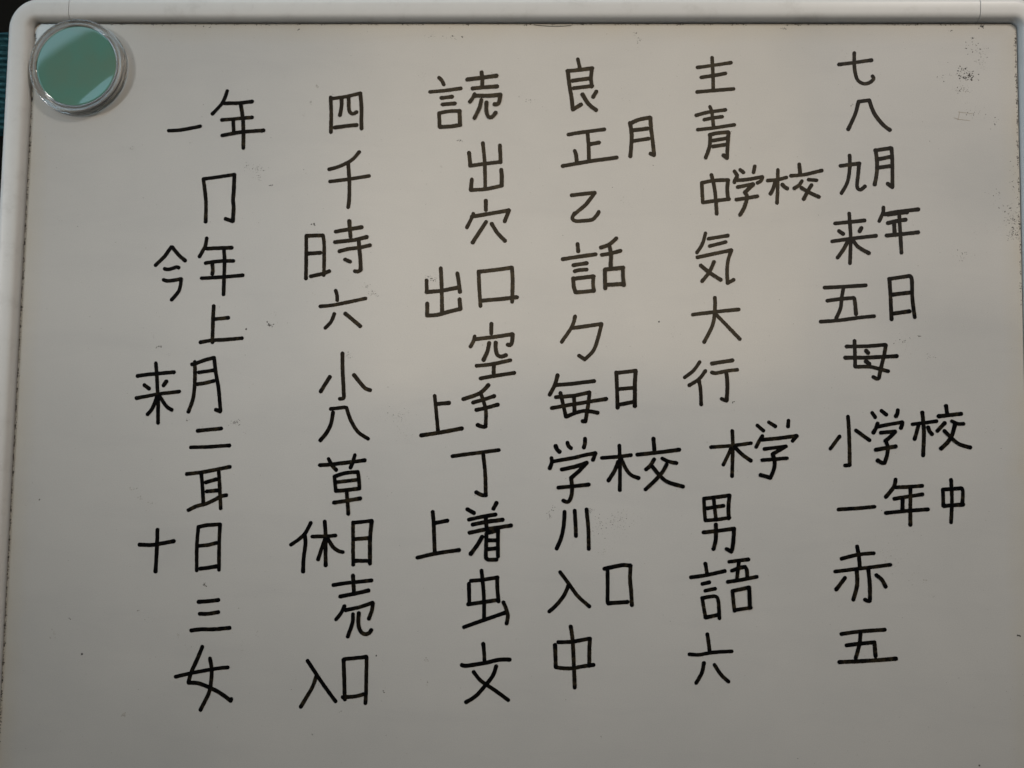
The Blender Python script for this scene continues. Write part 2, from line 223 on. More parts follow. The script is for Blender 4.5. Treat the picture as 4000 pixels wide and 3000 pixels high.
    ('中', '中学校', 5, '~74.9,-65.7 75.1,-70.0 75.3,-73.7;~74.9,-65.7 80.0,-64.7 85.3,-64.5;~85.3,-64.5 85.0,-68.4 85.3,-72.2;~75.3,-73.7 80.4,-72.9 85.7,-72.2;~78.7,-62.4 79.7,-66.6 80.4,-71.8 80.8,-78.2'),
    ('学', '中学校', 5, '87.8,-60.9 88.9,-62.6;90.1,-60.3 91.4,-61.4;95.9,-58.8 95.4,-61.4;~88.8,-63.3 88.1,-64.3 87.8,-65.4;~88.5,-64.6 93.2,-64.2 98.9,-63.1;~98.9,-63.3 98.2,-64.8 96.9,-65.6;89.1,-67.3 95.2,-66.1;95.2,-66.3 91.9,-69.5;~91.9,-69.5 92.8,-71.4 91.7,-75.5 90.0,-78.6;~88.5,-72.4 92.8,-71.7 96.9,-71.0'),
    ('校', '中学校', 5, '~105.0,-60.2 104.9,-66.8 104.6,-73.7;~100.9,-64.6 104.9,-64.2 108.4,-63.3;~104.0,-64.9 103.1,-67.9 102.0,-70.0;~106.7,-66.2 107.5,-67.1 108.7,-67.8;113.4,-57.9 113.8,-62.1;~110.1,-62.6 115.1,-62.2 118.8,-61.3 122.3,-60.4;~114.4,-64.7 113.3,-66.4 111.4,-67.7;117.0,-64.1 120.2,-64.4;~118.2,-66.3 116.6,-69.0 115.1,-72.0;~114.2,-67.5 117.3,-69.3 121.1,-71.1'),
    ('気', '気', 5, '~76.4,-86.0 75.1,-90.5 73.0,-93.9;77.5,-88.3 85.2,-86.9;~78.0,-91.2 84.4,-89.5;~73.2,-95.8 80.0,-94.2 86.6,-92.8;~86.6,-92.8 85.3,-96.8 84.9,-101.2 85.1,-106.0;85.1,-106.0 87.5,-104.6;~74.5,-99.0 78.2,-102.0 82.4,-104.7;~79.7,-97.5 77.9,-101.6 75.1,-105.3'),
    ('大', '大', 5, '~80.1,-111.8 80.2,-115.1 79.7,-120.7 78.6,-124.3 75.9,-129.5;~71.4,-118.7 80.1,-117.5 89.5,-116.4;~80.4,-118.3 85.1,-123.2 89.9,-128.2'),
    ('行', '行', 5, '~74.2,-137.4 71.7,-140.9 68.3,-143.6;~76.4,-140.9 73.9,-144.2 70.1,-146.7;~73.9,-144.7 74.5,-148.2 74.8,-154.2;~78.9,-138.0 83.0,-137.3 87.0,-136.6;~78.9,-141.5 80.8,-141.7 84.8,-140.8 88.9,-140.3;~84.6,-141.5 85.0,-145.9 84.7,-152.4;84.7,-152.6 82.7,-151.8'),
    ('木', '木学', 5, '~86.9,-164.3 87.1,-170.5 86.8,-182.0;~78.6,-170.8 86.6,-170.1 94.2,-169.0;~86.4,-171.2 85.1,-174.1 83.4,-177.6;~87.8,-170.5 90.5,-173.3 94.1,-175.8'),
    ('学', '木学', 5, '96.6,-162.0 99.0,-164.1;101.1,-160.7 103.6,-162.3;108.7,-159.9 108.5,-162.3;~98.6,-166.1 97.5,-167.8 96.1,-170.5;~98.4,-167.6 103.8,-167.0 111.9,-165.9;111.9,-165.9 110.2,-167.9;~99.3,-171.2 103.4,-170.6 107.7,-170.0;107.7,-170.0 102.5,-173.1;~102.5,-173.1 103.2,-175.6 103.0,-178.8 101.6,-182.3;~101.6,-182.3 99.8,-181.8 97.8,-181.3;98.4,-175.5 108.1,-174.6'),
    ('男', '男', 5, '~75.9,-191.0 76.1,-195.1 76.5,-199.4;~75.9,-190.9 80.8,-190.2 85.8,-189.4;~85.8,-189.4 85.4,-193.9 85.5,-198.3;~76.5,-199.3 81.2,-198.8 85.8,-198.0;~79.7,-190.7 80.1,-195.0 80.6,-199.0;~77.1,-194.6 80.1,-194.0 83.5,-193.5;~75.7,-203.9 81.2,-203.2 87.6,-202.2;~80.5,-200.7 80.5,-206.5 79.6,-210.2;~87.5,-202.2 87.3,-206.3 86.9,-209.9 86.2,-211.0;86.5,-211.0 84.6,-210.1'),
    ('語', '語', 5, '76.5,-215.9 77.2,-220.1;~70.9,-221.3 76.9,-220.3 84.0,-218.6;75.3,-223.7 78.0,-223.0;76.4,-226.3 80.3,-225.4;~75.3,-229.0 75.9,-232.9 76.6,-236.6;~75.3,-229.2 77.6,-228.6 80.5,-228.4 81.5,-230.3 81.9,-236.7;76.9,-236.4 81.2,-235.4;85.6,-215.0 93.1,-213.9;~89.4,-214.9 89.0,-218.1 88.5,-222.2;~86.7,-218.4 89.7,-217.2 91.7,-216.8;~91.7,-216.8 92.4,-218.1 92.6,-220.9;~85.1,-222.7 90.1,-221.8 96.3,-220.5;~86.9,-226.1 87.2,-229.8 87.7,-233.7;87.0,-226.1 93.3,-224.6;93.3,-224.8 93.6,-232.5;88.3,-233.3 94.0,-232.3'),
    ('六', '六', 5, '~77.3,-242.8 77.8,-246.3 78.2,-249.8;~70.4,-250.6 74.1,-250.7 79.4,-249.7 86.7,-249.1;~76.0,-253.8 75.2,-257.5 73.0,-261.4;~80.0,-254.3 82.6,-258.1 85.4,-260.6'),
    ('七', '七', 6, '~129.4,-17.2 135.3,-16.4 142.3,-15.4;~135.5,-12.4 135.5,-18.2 136.5,-23.1 138.9,-25.0 141.4,-24.6 143.0,-23.1 142.6,-21.9'),
    ('八', '八', 6, '136.9,-32.4 141.2,-31.8;~141.2,-31.8 143.1,-37.1 146.4,-41.6 149.2,-43.9;~136.8,-33.1 135.5,-37.8 132.8,-43.7'),
    ('九', '九月', 6, '~133.3,-54.2 133.3,-59.1 132.3,-65.1 129.9,-69.6;~129.6,-58.5 137.1,-57.5;~136.9,-57.8 136.5,-62.5 136.1,-66.9 137.4,-68.1 139.2,-66.7'),
    ('月', '九月', 6, '~143.5,-51.9 144.0,-56.8 143.8,-61.7 143.0,-66.0;~143.3,-52.2 149.5,-51.2;~149.7,-51.2 150.0,-56.8 149.9,-66.9;149.9,-67.0 148.1,-65.6;144.7,-55.7 149.5,-54.7;~144.3,-59.2 150.0,-58.3'),
    ('来', '来年', 6, '~132.9,-77.6 133.2,-83.0 133.4,-88.5 133.0,-97.6;127.3,-81.7 133.2,-81.1 138.9,-80.4;128.8,-84.7 130.5,-85.9;137.6,-83.4 136.9,-84.8;~126.1,-88.9 133.2,-87.8 143.3,-86.5;~132.5,-88.3 130.6,-91.9 128.2,-95.4;~134.4,-88.7 136.4,-91.1 140.4,-93.5'),
    ('年', '来年', 6, '~146.3,-75.1 146.1,-77.3 144.6,-80.7;~146.7,-77.9 151.7,-76.9 159.9,-75.8;~147.9,-78.0 155.5,-77.0;~147.9,-81.4 151.3,-80.6 154.9,-80.0;150.4,-81.3 150.5,-85.2;~152.4,-76.9 152.6,-82.8 153.1,-93.3;~147.3,-86.4 153.1,-85.8 159.7,-85.0'),
    ('五', '五日', 6, '~123.0,-107.4 131.2,-106.9 139.1,-106.3;~130.4,-107.3 129.7,-111.3 129.2,-115.4 127.5,-119.4;~124.0,-112.6 129.4,-111.8 134.4,-111.3;~134.6,-111.5 134.9,-114.2 135.2,-117.8;~121.4,-120.9 129.3,-120.2 136.5,-119.1 142.2,-118.5'),
    ('日', '五日', 6, '~148.3,-103.8 148.7,-111.9 148.9,-119.7;~148.2,-103.7 156.1,-102.4;~156.3,-102.5 157.0,-104.1 157.1,-111.4 157.9,-118.8;149.5,-109.9 156.7,-108.9;~149.6,-117.4 155.9,-116.4'),
    ('母', '母', 6, '~134.5,-128.3 134.6,-133.6 134.7,-138.5;~131.4,-130.6 140.0,-130.3 146.4,-129.7;~146.6,-129.8 145.8,-134.2 144.5,-139.3 143.8,-142.7;~143.8,-142.7 143.0,-143.1 141.6,-142.4;~130.8,-135.0 139.9,-134.8 150.8,-134.1;~134.9,-138.5 139.9,-138.4 143.4,-139.1 147.4,-140.1;138.9,-132.1 139.7,-133.0;138.8,-136.3 140.1,-137.3'),
    ('小', '小学校', 6, '~131.7,-158.0 132.1,-165.6 132.2,-176.9;132.2,-176.9 130.4,-177.1;~128.4,-165.8 124.8,-170.7;134.7,-163.4 139.9,-167.1'),
    ('学', '小学校', 6, '141.0,-156.4 142.2,-158.2;144.6,-155.6 146.5,-157.1;~150.9,-155.2 150.7,-156.6 150.1,-157.7;~143.1,-160.5 142.5,-162.2 141.4,-164.2;~143.2,-161.8 146.8,-161.0 152.5,-159.9;~152.6,-160.0 152.5,-160.9 152.0,-162.2;144.2,-164.1 149.8,-163.6;~149.8,-163.7 147.8,-165.7 146.0,-167.3;~146.0,-167.3 146.8,-169.3 146.6,-172.5 145.5,-175.8;~145.5,-175.8 144.5,-175.8 142.9,-174.9;142.2,-170.8 149.9,-169.3'),
    ('校', '小学校', 6, '~160.3,-156.0 160.8,-163.3 160.4,-172.7;~156.4,-160.7 160.6,-160.1 165.7,-159.3;~158.8,-160.8 158.1,-163.4 157.2,-166.4;~162.4,-161.7 162.9,-163.1 163.9,-164.4;169.4,-153.3 169.8,-156.2;~166.5,-157.4 175.2,-156.3;168.8,-160.0 165.9,-163.1;~171.5,-159.2 173.7,-160.2 176.0,-160.2;~172.7,-160.6 171.5,-164.6 169.7,-167.5 167.2,-169.9;~168.6,-163.0 171.5,-166.0 174.3,-168.1 178.4,-169.3'),
    ('一', '一年中', 6, '~127.7,-194.1 134.0,-193.6 141.6,-192.8'),
    ('年', '一年中', 6, '~149.7,-182.1 149.0,-185.0 145.9,-189.0;~149.7,-185.2 154.6,-184.9 159.9,-184.4;~149.1,-189.6 154.6,-188.6 159.9,-187.7;155.3,-185.4 155.2,-193.8 155.1,-199.5;152.3,-189.6 152.2,-194.0;~145.8,-195.1 153.4,-194.2 161.9,-193.4'),
    ('中', '一年中', 6, '~170.9,-181.9 171.1,-189.9 170.6,-198.3;167.7,-185.9 167.8,-192.0;167.7,-185.7 174.7,-185.1;~174.9,-185.1 175.3,-186.7 175.0,-190.9;167.9,-192.0 175.3,-191.3'),
    ('赤', '赤', 6, '~134.7,-208.1 135.4,-212.0 135.7,-216.2;~128.7,-213.0 134.9,-211.3 141.1,-210.6;~126.2,-217.9 135.5,-216.6 147.4,-214.9;~134.5,-217.2 134.6,-222.6 133.1,-228.5;~138.9,-216.9 139.4,-222.5 139.4,-228.1;~139.4,-228.7 138.6,-228.9 137.5,-228.3;~130.0,-220.2 126.6,-224.7;~141.9,-218.9 144.0,-220.7 145.4,-223.3'),
    ('五', '五', 6, '~128.4,-241.6 135.3,-240.5 144.9,-239.6;~135.7,-241.0 135.3,-245.1 133.8,-250.5;~130.3,-245.8 135.3,-245.1 140.9,-244.4;~140.9,-244.4 141.3,-249.6;~127.6,-252.2 138.7,-251.4 149.0,-250.4'),
]
DUST = [
    (179.5,-21.6,3.9,2.7,46,0.32,0),(177.9,-27.3,4.3,1.4,22,0.20,0),(185.2,-14.8,3.1,5.1,24,0.18,0),(182.2,-10.6,4.1,2.6,12,0.22,0),(171.0,-22.1,3.1,1.4,5,0.22,0),
    (182.3,-6.4,1.2,0.5,5,0.25,0),(185.9,-1.2,2.3,1.0,5,0.42,0),(174.3,-3.3,1.6,0.4,3,0.20,0),(182.8,-36.7,3.1,1.9,8,0.22,0),(188.7,-39.8,6.2,4.1,6,0.25,0),
    (177.8,-34.6,6.2,6.2,8,0.12,1),(196.4,-79.9,2.9,6.2,44,0.24,0),(196.7,-86.0,2.3,2.1,22,0.22,0),(191.1,-71.7,4.1,6.2,10,0.20,0),(199.5,-25.2,0.8,6.2,16,0.30,0),
    (200.3,-35.6,0.8,6.2,16,0.30,0),(197.2,-63.5,2.3,8.2,12,0.20,0),(185.9,-84.0,4.1,4.1,28,0.14,1),(176.8,-94.3,5.1,3.1,9,0.18,0),(156.4,-131.9,6.2,5.7,40,0.13,1),
    (153.5,-127.9,3.1,2.3,10,0.20,0),(164.3,-133.8,2.7,1.6,8,0.20,0),(146.6,-209.4,6.2,4.1,60,0.13,1),(148.5,-213.3,4.1,3.1,24,0.22,1),(155.3,-218.0,5.1,7.2,16,0.17,1),
    (133.0,-206.8,4.1,1.6,14,0.14,1),(186.4,-162.5,5.1,2.3,10,0.22,1),(130.7,-13.3,4.1,3.1,10,0.14,1),(134.6,-33.7,1.4,0.8,4,0.16,0),(17.2,-195.6,1.4,1.0,6,0.20,0),
    (31.7,-196.4,1.6,1.0,12,0.22,0),(35.2,-202.8,3.1,4.1,24,0.16,0),(42.2,-200.6,4.1,4.1,36,0.17,0),(43.2,-205.6,3.1,3.1,26,0.13,1),(15.7,-198.7,1.4,1.4,8,0.22,0),
    (45.2,-196.6,6.2,4.1,30,0.14,1),(24.3,-208.9,6.2,2.1,14,0.12,1),(51.1,-199.5,3.1,2.1,12,0.16,1),(37.3,-212.6,4.1,2.1,10,0.15,1),(-44.2,-160.0,4.6,3.1,26,0.15,0),
    (-43.0,-166.0,5.1,4.1,34,0.13,1),(-40.9,-169.0,3.1,3.1,20,0.13,1),(-50.3,-161.1,4.1,2.1,12,0.13,1),(-65.3,-136.8,1.4,1.4,9,0.18,0),(-109.8,-164.0,2.7,1.0,22,0.20,0),
    (-114.9,-165.1,6.2,1.4,12,0.13,1),(-105.5,-168.0,2.1,1.4,12,0.13,1),(-124.2,-165.3,3.1,1.6,10,0.15,1),(-128.4,-163.3,1.2,0.8,4,0.18,0),(-129.9,-177.6,3.1,1.0,6,0.14,1),
    (-104.0,-61.1,3.7,1.6,20,0.17,0),(-109.3,-60.1,1.2,1.2,6,0.25,0),(-103.9,-64.3,2.1,1.6,12,0.15,0),(-99.0,-67.9,1.0,0.5,4,0.30,0),(-156.1,-52.9,1.4,0.8,8,0.28,1),
    (-132.3,-50.1,1.0,1.2,6,0.20,1),(-80.9,-27.0,1.2,0.8,4,0.40,1),(-83.8,-33.4,1.4,1.0,6,0.30,1),(-85.8,-38.7,1.0,2.1,6,0.20,1),(-94.7,-54.7,5.1,4.1,10,0.12,1),
    (-96.6,-124.8,2.1,1.2,9,0.30,0),(-94.7,-121.7,3.1,2.1,10,0.20,1),(-92.4,-127.9,2.1,4.1,10,0.13,1),(-107.0,-126.3,0.5,0.3,2,0.40,0),(-142.1,-134.1,1.4,0.8,10,0.22,0),
    (-144.4,-129.5,1.0,1.6,6,0.18,1),(-137.8,-137.7,2.1,0.8,8,0.16,1),(-55.6,-111.9,2.1,1.4,16,0.16,0),(-58.8,-108.9,1.4,1.0,10,0.18,0),(-79.4,-112.2,2.1,0.6,6,0.22,1),
    (-150.1,-191.1,1.6,0.8,10,0.25,1),(-147.4,-194.6,1.2,0.8,5,0.35,1),(-142.6,-196.6,2.5,0.8,8,0.25,1),(-137.6,-191.9,2.1,0.8,6,0.14,1),(-119.8,-228.2,1.0,0.8,9,0.28,0),
    (-121.9,-225.3,1.4,1.0,9,0.16,1),(-145.5,-238.8,0.8,0.5,4,0.35,1),(-141.7,-242.2,2.1,1.9,8,0.22,1),(-129.2,-248.4,2.1,1.2,8,0.22,1),(-124.9,-252.7,1.4,1.4,5,0.22,1),
    (-104.1,-252.2,0.5,3.1,8,0.25,1),(-98.7,-246.2,1.0,2.1,5,0.25,1),(-105.6,-237.2,1.0,0.4,3,0.25,1),(-108.4,-260.2,2.1,3.1,6,0.15,1),(-37.5,-22.6,2.5,1.6,12,0.17,1),
    (-22.4,-49.0,1.0,0.4,6,0.28,0),(-29.4,-59.6,1.0,0.6,9,0.18,1),(-8.3,-55.3,1.0,2.1,8,0.13,1),(-33.5,-86.8,3.1,3.1,10,0.15,1),(-32.1,-105.5,1.4,1.4,12,0.20,0),
    (-34.1,-104.5,1.0,1.0,8,0.16,0),(44.0,-26.6,4.1,2.1,14,0.16,1),(44.0,-31.9,3.1,1.6,10,0.18,1),(43.3,-71.7,2.5,1.4,14,0.17,1),(46.3,-74.8,1.6,1.6,12,0.15,1),
    (56.3,-32.9,4.1,3.1,12,0.12,1),(63.8,-125.0,2.5,3.1,16,0.14,1),(5.9,-32.0,2.1,0.8,5,0.20,0),(-25.8,-6.0,3.1,1.2,9,0.20,0),(-34.2,-5.5,2.1,1.0,5,0.20,0),
    (47.9,-4.4,0.8,0.8,4,0.30,0),(49.5,-7.0,1.0,1.2,6,0.20,0),(49.0,-10.7,2.5,1.6,8,0.16,1),(107.9,-2.4,1.4,0.6,6,0.22,0),(112.5,-2.2,5.1,0.6,6,0.16,1),(-128.9,-1.5,0.4,0.4,2,0.30,0),
    (-126.2,-1.8,0.4,0.4,2,0.30,0),(-89.5,-2.8,0.4,0.4,2,0.35,0),(-149.7,-279.0,0.6,1.0,3,0.90,1),(-187.8,-195.9,0.4,0.4,2,0.35,0),(-173.6,-242.4,0.4,0.4,2,0.40,0),
    (-179.5,-249.0,1.4,2.1,7,0.30,1),(-167.8,-256.2,0.4,0.4,3,0.35,0),(195.4,-240.8,0.6,0.4,2,0.35,0),(179.8,-289.4,0.4,0.4,2,0.40,0),(36.9,-282.8,0.5,0.5,2,0.30,0),
    (-75.3,-284.8,0.8,1.0,3,0.25,0),(-51.0,-253.9,0.4,0.4,2,0.30,0),(-47.6,-268.0,0.4,0.5,2,0.35,0),(-65.0,-275.8,0.6,0.6,2,0.35,0),(-31.4,-255.4,1.0,1.6,5,0.25,1),
    (-30.7,-264.2,1.0,1.0,5,0.25,1),(137.0,-249.5,0.4,0.4,2,0.25,1),(58.2,-121.6,0.4,0.3,1,0.35,0),(87.4,-153.2,0.6,0.3,2,0.35,0),(-80.2,-83.9,0.5,0.4,2,0.40,0),
    (-81.8,-84.1,0.4,0.4,1,0.30,0),(159.5,-126.1,0.6,0.3,3,0.30,0),(134.9,-113.0,2.1,0.8,4,0.16,1),(160.1,-220.9,0.8,0.6,4,0.30,1),(162.9,-226.6,1.0,0.6,4,0.22,1),
    
]

# ------------------------------------------------------------------ materials


def mat(name, base, rough=0.5, spec=0.5, **kw):
    m = bpy.data.materials.new(name)
    m.use_nodes = True
    b = m.node_tree.nodes['Principled BSDF']
    b.inputs['Base Color'].default_value = (*base, 1)
    b.inputs['Roughness'].default_value = rough
    b.inputs['Specular IOR Level'].default_value = spec
    for k, val in kw.items():
        b.inputs[k].default_value = val
    return m, m.node_tree, b


def noise(nt, scale, detail=4.0, rough=0.5):
    g = nt.nodes.new('ShaderNodeNewGeometry')
    n = nt.nodes.new('ShaderNodeTexNoise')
    n.inputs['Scale'].default_value = scale
    n.inputs['Detail'].default_value = detail
    n.inputs['Roughness'].default_value = rough
    nt.links.new(g.outputs['Position'], n.inputs['Vector'])
    return n.outputs['Fac']


def ramp(nt, fac, stops):
    r = nt.nodes.new('ShaderNodeValToRGB')
    e = r.color_ramp.elements
    while len(e) < len(stops):
        e.new(0.5)
    for i, (p, c) in enumerate(stops):
        e[i].position = p
        e[i].color = (*c, 1)
    nt.links.new(fac, r.inputs[0])
    return r.outputs[0]


def bump(nt, b, fac, strength, dist):
    n = nt.nodes.new('ShaderNodeBump')
    n.inputs['Strength'].default_value = strength
    n.inputs['Distance'].default_value = dist
    nt.links.new(fac, n.inputs['Height'])
    nt.links.new(n.outputs[0], b.inputs['Normal'])


def mult(nt, a, c):
    n = nt.nodes.new('ShaderNodeMix')
    n.data_type = 'RGBA'
    n.blend_type = 'MULTIPLY'
    n.inputs[0].default_value = 1.0
    nt.links.new(a, n.inputs[6])
    nt.links.new(c, n.inputs[7])
    return n.outputs[2]


M_BOARD, nt, b = mat('whiteboard_enamel', (0.64, 0.63, 0.61), 0.12, 0.9)
c1 = ramp(nt, noise(nt, 22.0, 5.0, 0.6), [(0.30, (0.615, 0.61, 0.595)), (0.72, (0.66, 0.65, 0.63))])
c2 = ramp(nt, noise(nt, 2600.0, 2.0, 0.7), [(0.25, (0.87, 0.87, 0.885)), (0.75, (1.0, 1.0, 0.985))])
g = nt.nodes.new('ShaderNodeNewGeometry')
mp = nt.nodes.new('ShaderNodeMapping')
mp.inputs['Rotation'].default_value = (0, 0, 0.6)
mp.inputs['Scale'].default_value = (14.0, 75.0, 1.0)
nt.links.new(g.outputs['Position'], mp.inputs['Vector'])
sm = nt.nodes.new('ShaderNodeTexNoise')
sm.inputs['Scale'].default_value = 1.0
sm.inputs['Detail'].default_value = 6.0
sm.inputs['Roughness'].default_value = 0.65
sm.inputs['Distortion'].default_value = 0.6
nt.links.new(mp.outputs[0], sm.inputs['Vector'])
c3 = ramp(nt, sm.outputs['Fac'], [(0.28, (0.965, 0.965, 0.97)), (0.50, (1.0, 1.0, 1.0))])
sx = nt.nodes.new('ShaderNodeSeparateXYZ')
nt.links.new(g.outputs['Position'], sx.inputs[0])


def mth(op, a, c=0.0):
    n = nt.nodes.new('ShaderNodeMath')
    n.operation = op
    for k, val in ((0, a), (1, c)):
        if isinstance(val, float):
            n.inputs[k].default_value = val
        else:
            nt.links.new(val, n.inputs[k])
    return n.outputs[0]


ed = mth('MINIMUM', mth('SUBTRACT', 0.2, mth('ABSOLUTE', sx.outputs[0])), mth('MULTIPLY', sx.outputs[1], -1.0))
ed = mth('ADD', ed, mth('MULTIPLY', mth('SUBTRACT', noise(nt, 60.0, 3.0), 0.5), 0.006))
c4 = ramp(nt, mth('MULTIPLY', ed, 100.0), [(0.0, (0.955, 0.905, 0.82)), (0.30, (0.985, 0.965, 0.925)), (0.9, (1.0, 1.0, 1.0))])   # yellower, slightly darker tone towards the rails
nt.links.new(mult(nt, mult(nt, mult(nt, c1, c2), c3), c4), b.inputs['Base Color'])
bump(nt, b, noise(nt, 55.0, 1.0), 0.02, 0.0006)

M_FRAME, nt, b = mat('white_plastic', (0.72, 0.72, 0.71), 0.42, 0.45)
c1 = ramp(nt, noise(nt, 90.0, 5.0, 0.65), [(0.22, (0.62, 0.61, 0.59)), (0.45, (0.74, 0.735, 0.72)), (0.75, (0.77, 0.765, 0.75))])
nt.links.new(c1, b.inputs['Base Color'])

M_BACK, nt, b = mat('dark_backing_board', (0.035, 0.03, 0.025), 0.8, 0.2)
nt.links.new(ramp(nt, noise(nt, 300.0), [(0.3, (0.02, 0.018, 0.015)), (0.7, (0.06, 0.05, 0.04))]), b.inputs['Base Color'])

M_INK, nt, b = mat('black_marker_ink', (0.012, 0.011, 0.010), 0.12, 0.36)
at = nt.nodes.new('ShaderNodeAttribute')
at.attribute_name = 'ink_depth'
md = nt.nodes.new('ShaderNodeMath')
md.operation = 'ADD'
nt.links.new(at.outputs['Fac'], md.inputs[0])
mr = nt.nodes.new('ShaderNodeMapRange')
mr.inputs[1].default_value, mr.inputs[2].default_value = 0.3, 0.75
mr.inputs[3].default_value, mr.inputs[4].default_value = 0.55, -0.55
nt.links.new(noise(nt, 420.0, 4.0, 0.65), mr.inputs[0])
nt.links.new(mr.outputs[0], md.inputs[1])
c1 = ramp(nt, md.outputs[0], [(0.0, (0.030, 0.023, 0.013)), (0.35, (0.011, 0.009, 0.006)), (0.75, (0.0025, 0.0025, 0.003))])
nt.links.new(c1, b.inputs['Base Color'])
nt.links.new(ramp(nt, noise(nt, 700.0, 2.0), [(0.3, (0.08, 0.08, 0.08)), (0.7, (0.15, 0.15, 0.15))]), b.inputs['Roughness'])

M_DUST, nt, b = mat('dry_ink_crumbs', (0.02, 0.019, 0.022), 0.7, 0.2)
nt.links.new(ramp(nt, noise(nt, 900.0), [(0.35, (0.012, 0.012, 0.016)), (0.7, (0.12, 0.11, 0.10))]), b.inputs['Base Color'])
M_FAINT, nt, b = mat('faint_ink_residue', (0.34, 0.325, 0.30), 0.5, 0.4)
nt.links.new(ramp(nt, noise(nt, 500.0), [(0.3, (0.24, 0.23, 0.21)), (0.7, (0.52, 0.50, 0.47))]), b.inputs['Base Color'])
M_PENCIL, nt, b = mat('brown_scratch_mark', (0.26, 0.20, 0.14), 0.6, 0.3)
nt.links.new(ramp(nt, noise(nt, 1500.0), [(0.3, (0.32, 0.27, 0.21)), (0.7, (0.50, 0.45, 0.38))]), b.inputs['Base Color'])
M_HAIR, nt, b = mat('dark_hair', (0.01, 0.009, 0.008), 0.45, 0.5)
nt.links.new(ramp(nt, noise(nt, 400.0), [(0.3, (0.006, 0.005, 0.005)), (0.7, (0.02, 0.016, 0.013))]), b.inputs['Base Color'])

M_GREEN, nt, b = mat('green_plastic', (0.085, 0.24, 0.16), 0.6, 0.05, **{'Coat Weight': 1.0, 'Coat Roughness': 0.035})
c1 = ramp(nt, noise(nt, 70.0, 3.0), [(0.3, (0.125, 0.235, 0.175)), (0.7, (0.10, 0.26, 0.205))])
nt.links.new(c1, b.inputs['Base Color'])
M_RIM, nt, b = mat('clear_plastic', (0.95, 0.94, 0.92), 0.06, 0.5, **{'Transmission Weight': 0.9, 'IOR': 1.47})
nt.links.new(ramp(nt, noise(nt, 300.0, 4.0, 0.6), [(0.3, (0.86, 0.85, 0.83)), (0.7, (0.98, 0.97, 0.96))]), b.inputs['Base Color'])
bump(nt, b, noise(nt, 260.0, 2.0), 0.12, 0.0003)
M_CORE, nt, b = mat('grey_magnet_core', (0.10, 0.09, 0.085), 0.5, 0.5)
nt.links.new(ramp(nt, noise(nt, 200.0), [(0.3, (0.06, 0.055, 0.05)), (0.7, (0.14, 0.13, 0.12))]), b.inputs['Base Color'])

M_TABLE, nt, b = mat('dark_table', (0.006, 0.006, 0.006), 0.8, 0.08)
nt.links.new(ramp(nt, noise(nt, 18.0, 6.0), [(0.3, (0.003, 0.003, 0.0035)), (0.7, (0.010, 0.008, 0.005))]), b.inputs['Base Color'])
M_CLOTH, nt, b = mat('teal_ribbed_cloth', (0.02, 0.11, 0.14), 0.85, 0.15)
c1 = ramp(nt, noise(nt, 380.0, 4.0), [(0.3, (0.012, 0.055, 0.075)), (0.7, (0.05, 0.17, 0.20))])
nt.links.new(c1, b.inputs['Base Color'])

# ------------------------------------------------------------------ mesh helpers


def link(name, verts, faces, m, parent=None, smooth=False):
    me = bpy.data.meshes.new(name)
    me.from_pydata([(x * MM, y * MM, z * MM) for x, y, z in verts], [], faces)
    me.materials.append(m)
    if smooth:
        me.polygons.foreach_set('use_smooth', [True] * len(me.polygons))
    me.update()
    o = bpy.data.objects.new(name, me)
    C.objects.link(o)
    if parent:
        o.parent = parent
    return o


def thing(name, label, cat, group=None):
    o = bpy.data.objects.new(name, None)
    o.empty_display_size = 0.01
    C.objects.link(o)
    o['label'] = label
    o['category'] = cat
    if group:
        o['group'] = group
    return o


def lathe(name, prof, m, parent, n=128, cx=0.0, cy=0.0, wob=0.0):
    vs, fs = [], []
    rnd = random.Random(4)
    for k in range(n):
        a = 2 * math.pi * k / n
        j = 1.0 + wob * math.sin(3 * a + 1.0)
        for r, z in prof:
            vs.append((cx + r * j * math.cos(a), cy + r * j * math.sin(a), z))
    p = len(prof)
    for k in range(n):
        k2 = (k + 1) % n
        for i in range(p - 1):
            fs.append((k * p + i, k2 * p + i, k2 * p + i + 1, k * p + i + 1))
    o = link(name, vs, fs, m, parent, True)
    bm = bmesh.new()
    bm.from_mesh(o.data)
    bmesh.ops.remove_doubles(bm, verts=bm.verts, dist=1e-7)
    bmesh.ops.recalc_face_normals(bm, faces=bm.faces)
    bm.to_mesh(o.data)
    bm.free()
    return o


def catmull(P, k):
    out = []
    n = len(P)
    for i in range(n - 1):
        p0 = P[max(i - 1, 0)]; p1 = P[i]; p2 = P[i + 1]; p3 = P[min(i + 2, n - 1)]
        for j in range(k):
            t = j / k
            out.append(tuple(0.5 * (2 * p1[q] + (p2[q] - p0[q]) * t + (2 * p0[q] - 5 * p1[q] + 4 * p2[q] - p3[q]) * t * t
                                    + (3 * p1[q] - p0[q] - 3 * p2[q] + p3[q]) * t ** 3) for q in (0, 1)))
    out.append(P[-1])
    return out


def resample(P, step):
    L = [0.0]
    for a, c in zip(P, P[1:]):
        L.append(L[-1] + math.hypot(c[0] - a[0], c[1] - a[1]))
    n = max(2, int(L[-1] / step) + 1)
    out, i = [], 0
    for k in range(n):
        d = L[-1] * k / (n - 1)
        while i < len(L) - 2 and L[i + 1] < d:
            i += 1
        t = (d - L[i]) / max(L[i + 1] - L[i], 1e-9)
        out.append((P[i][0] + (P[i + 1][0] - P[i][0]) * t, P[i][1] + (P[i + 1][1] - P[i][1]) * t))
    return out


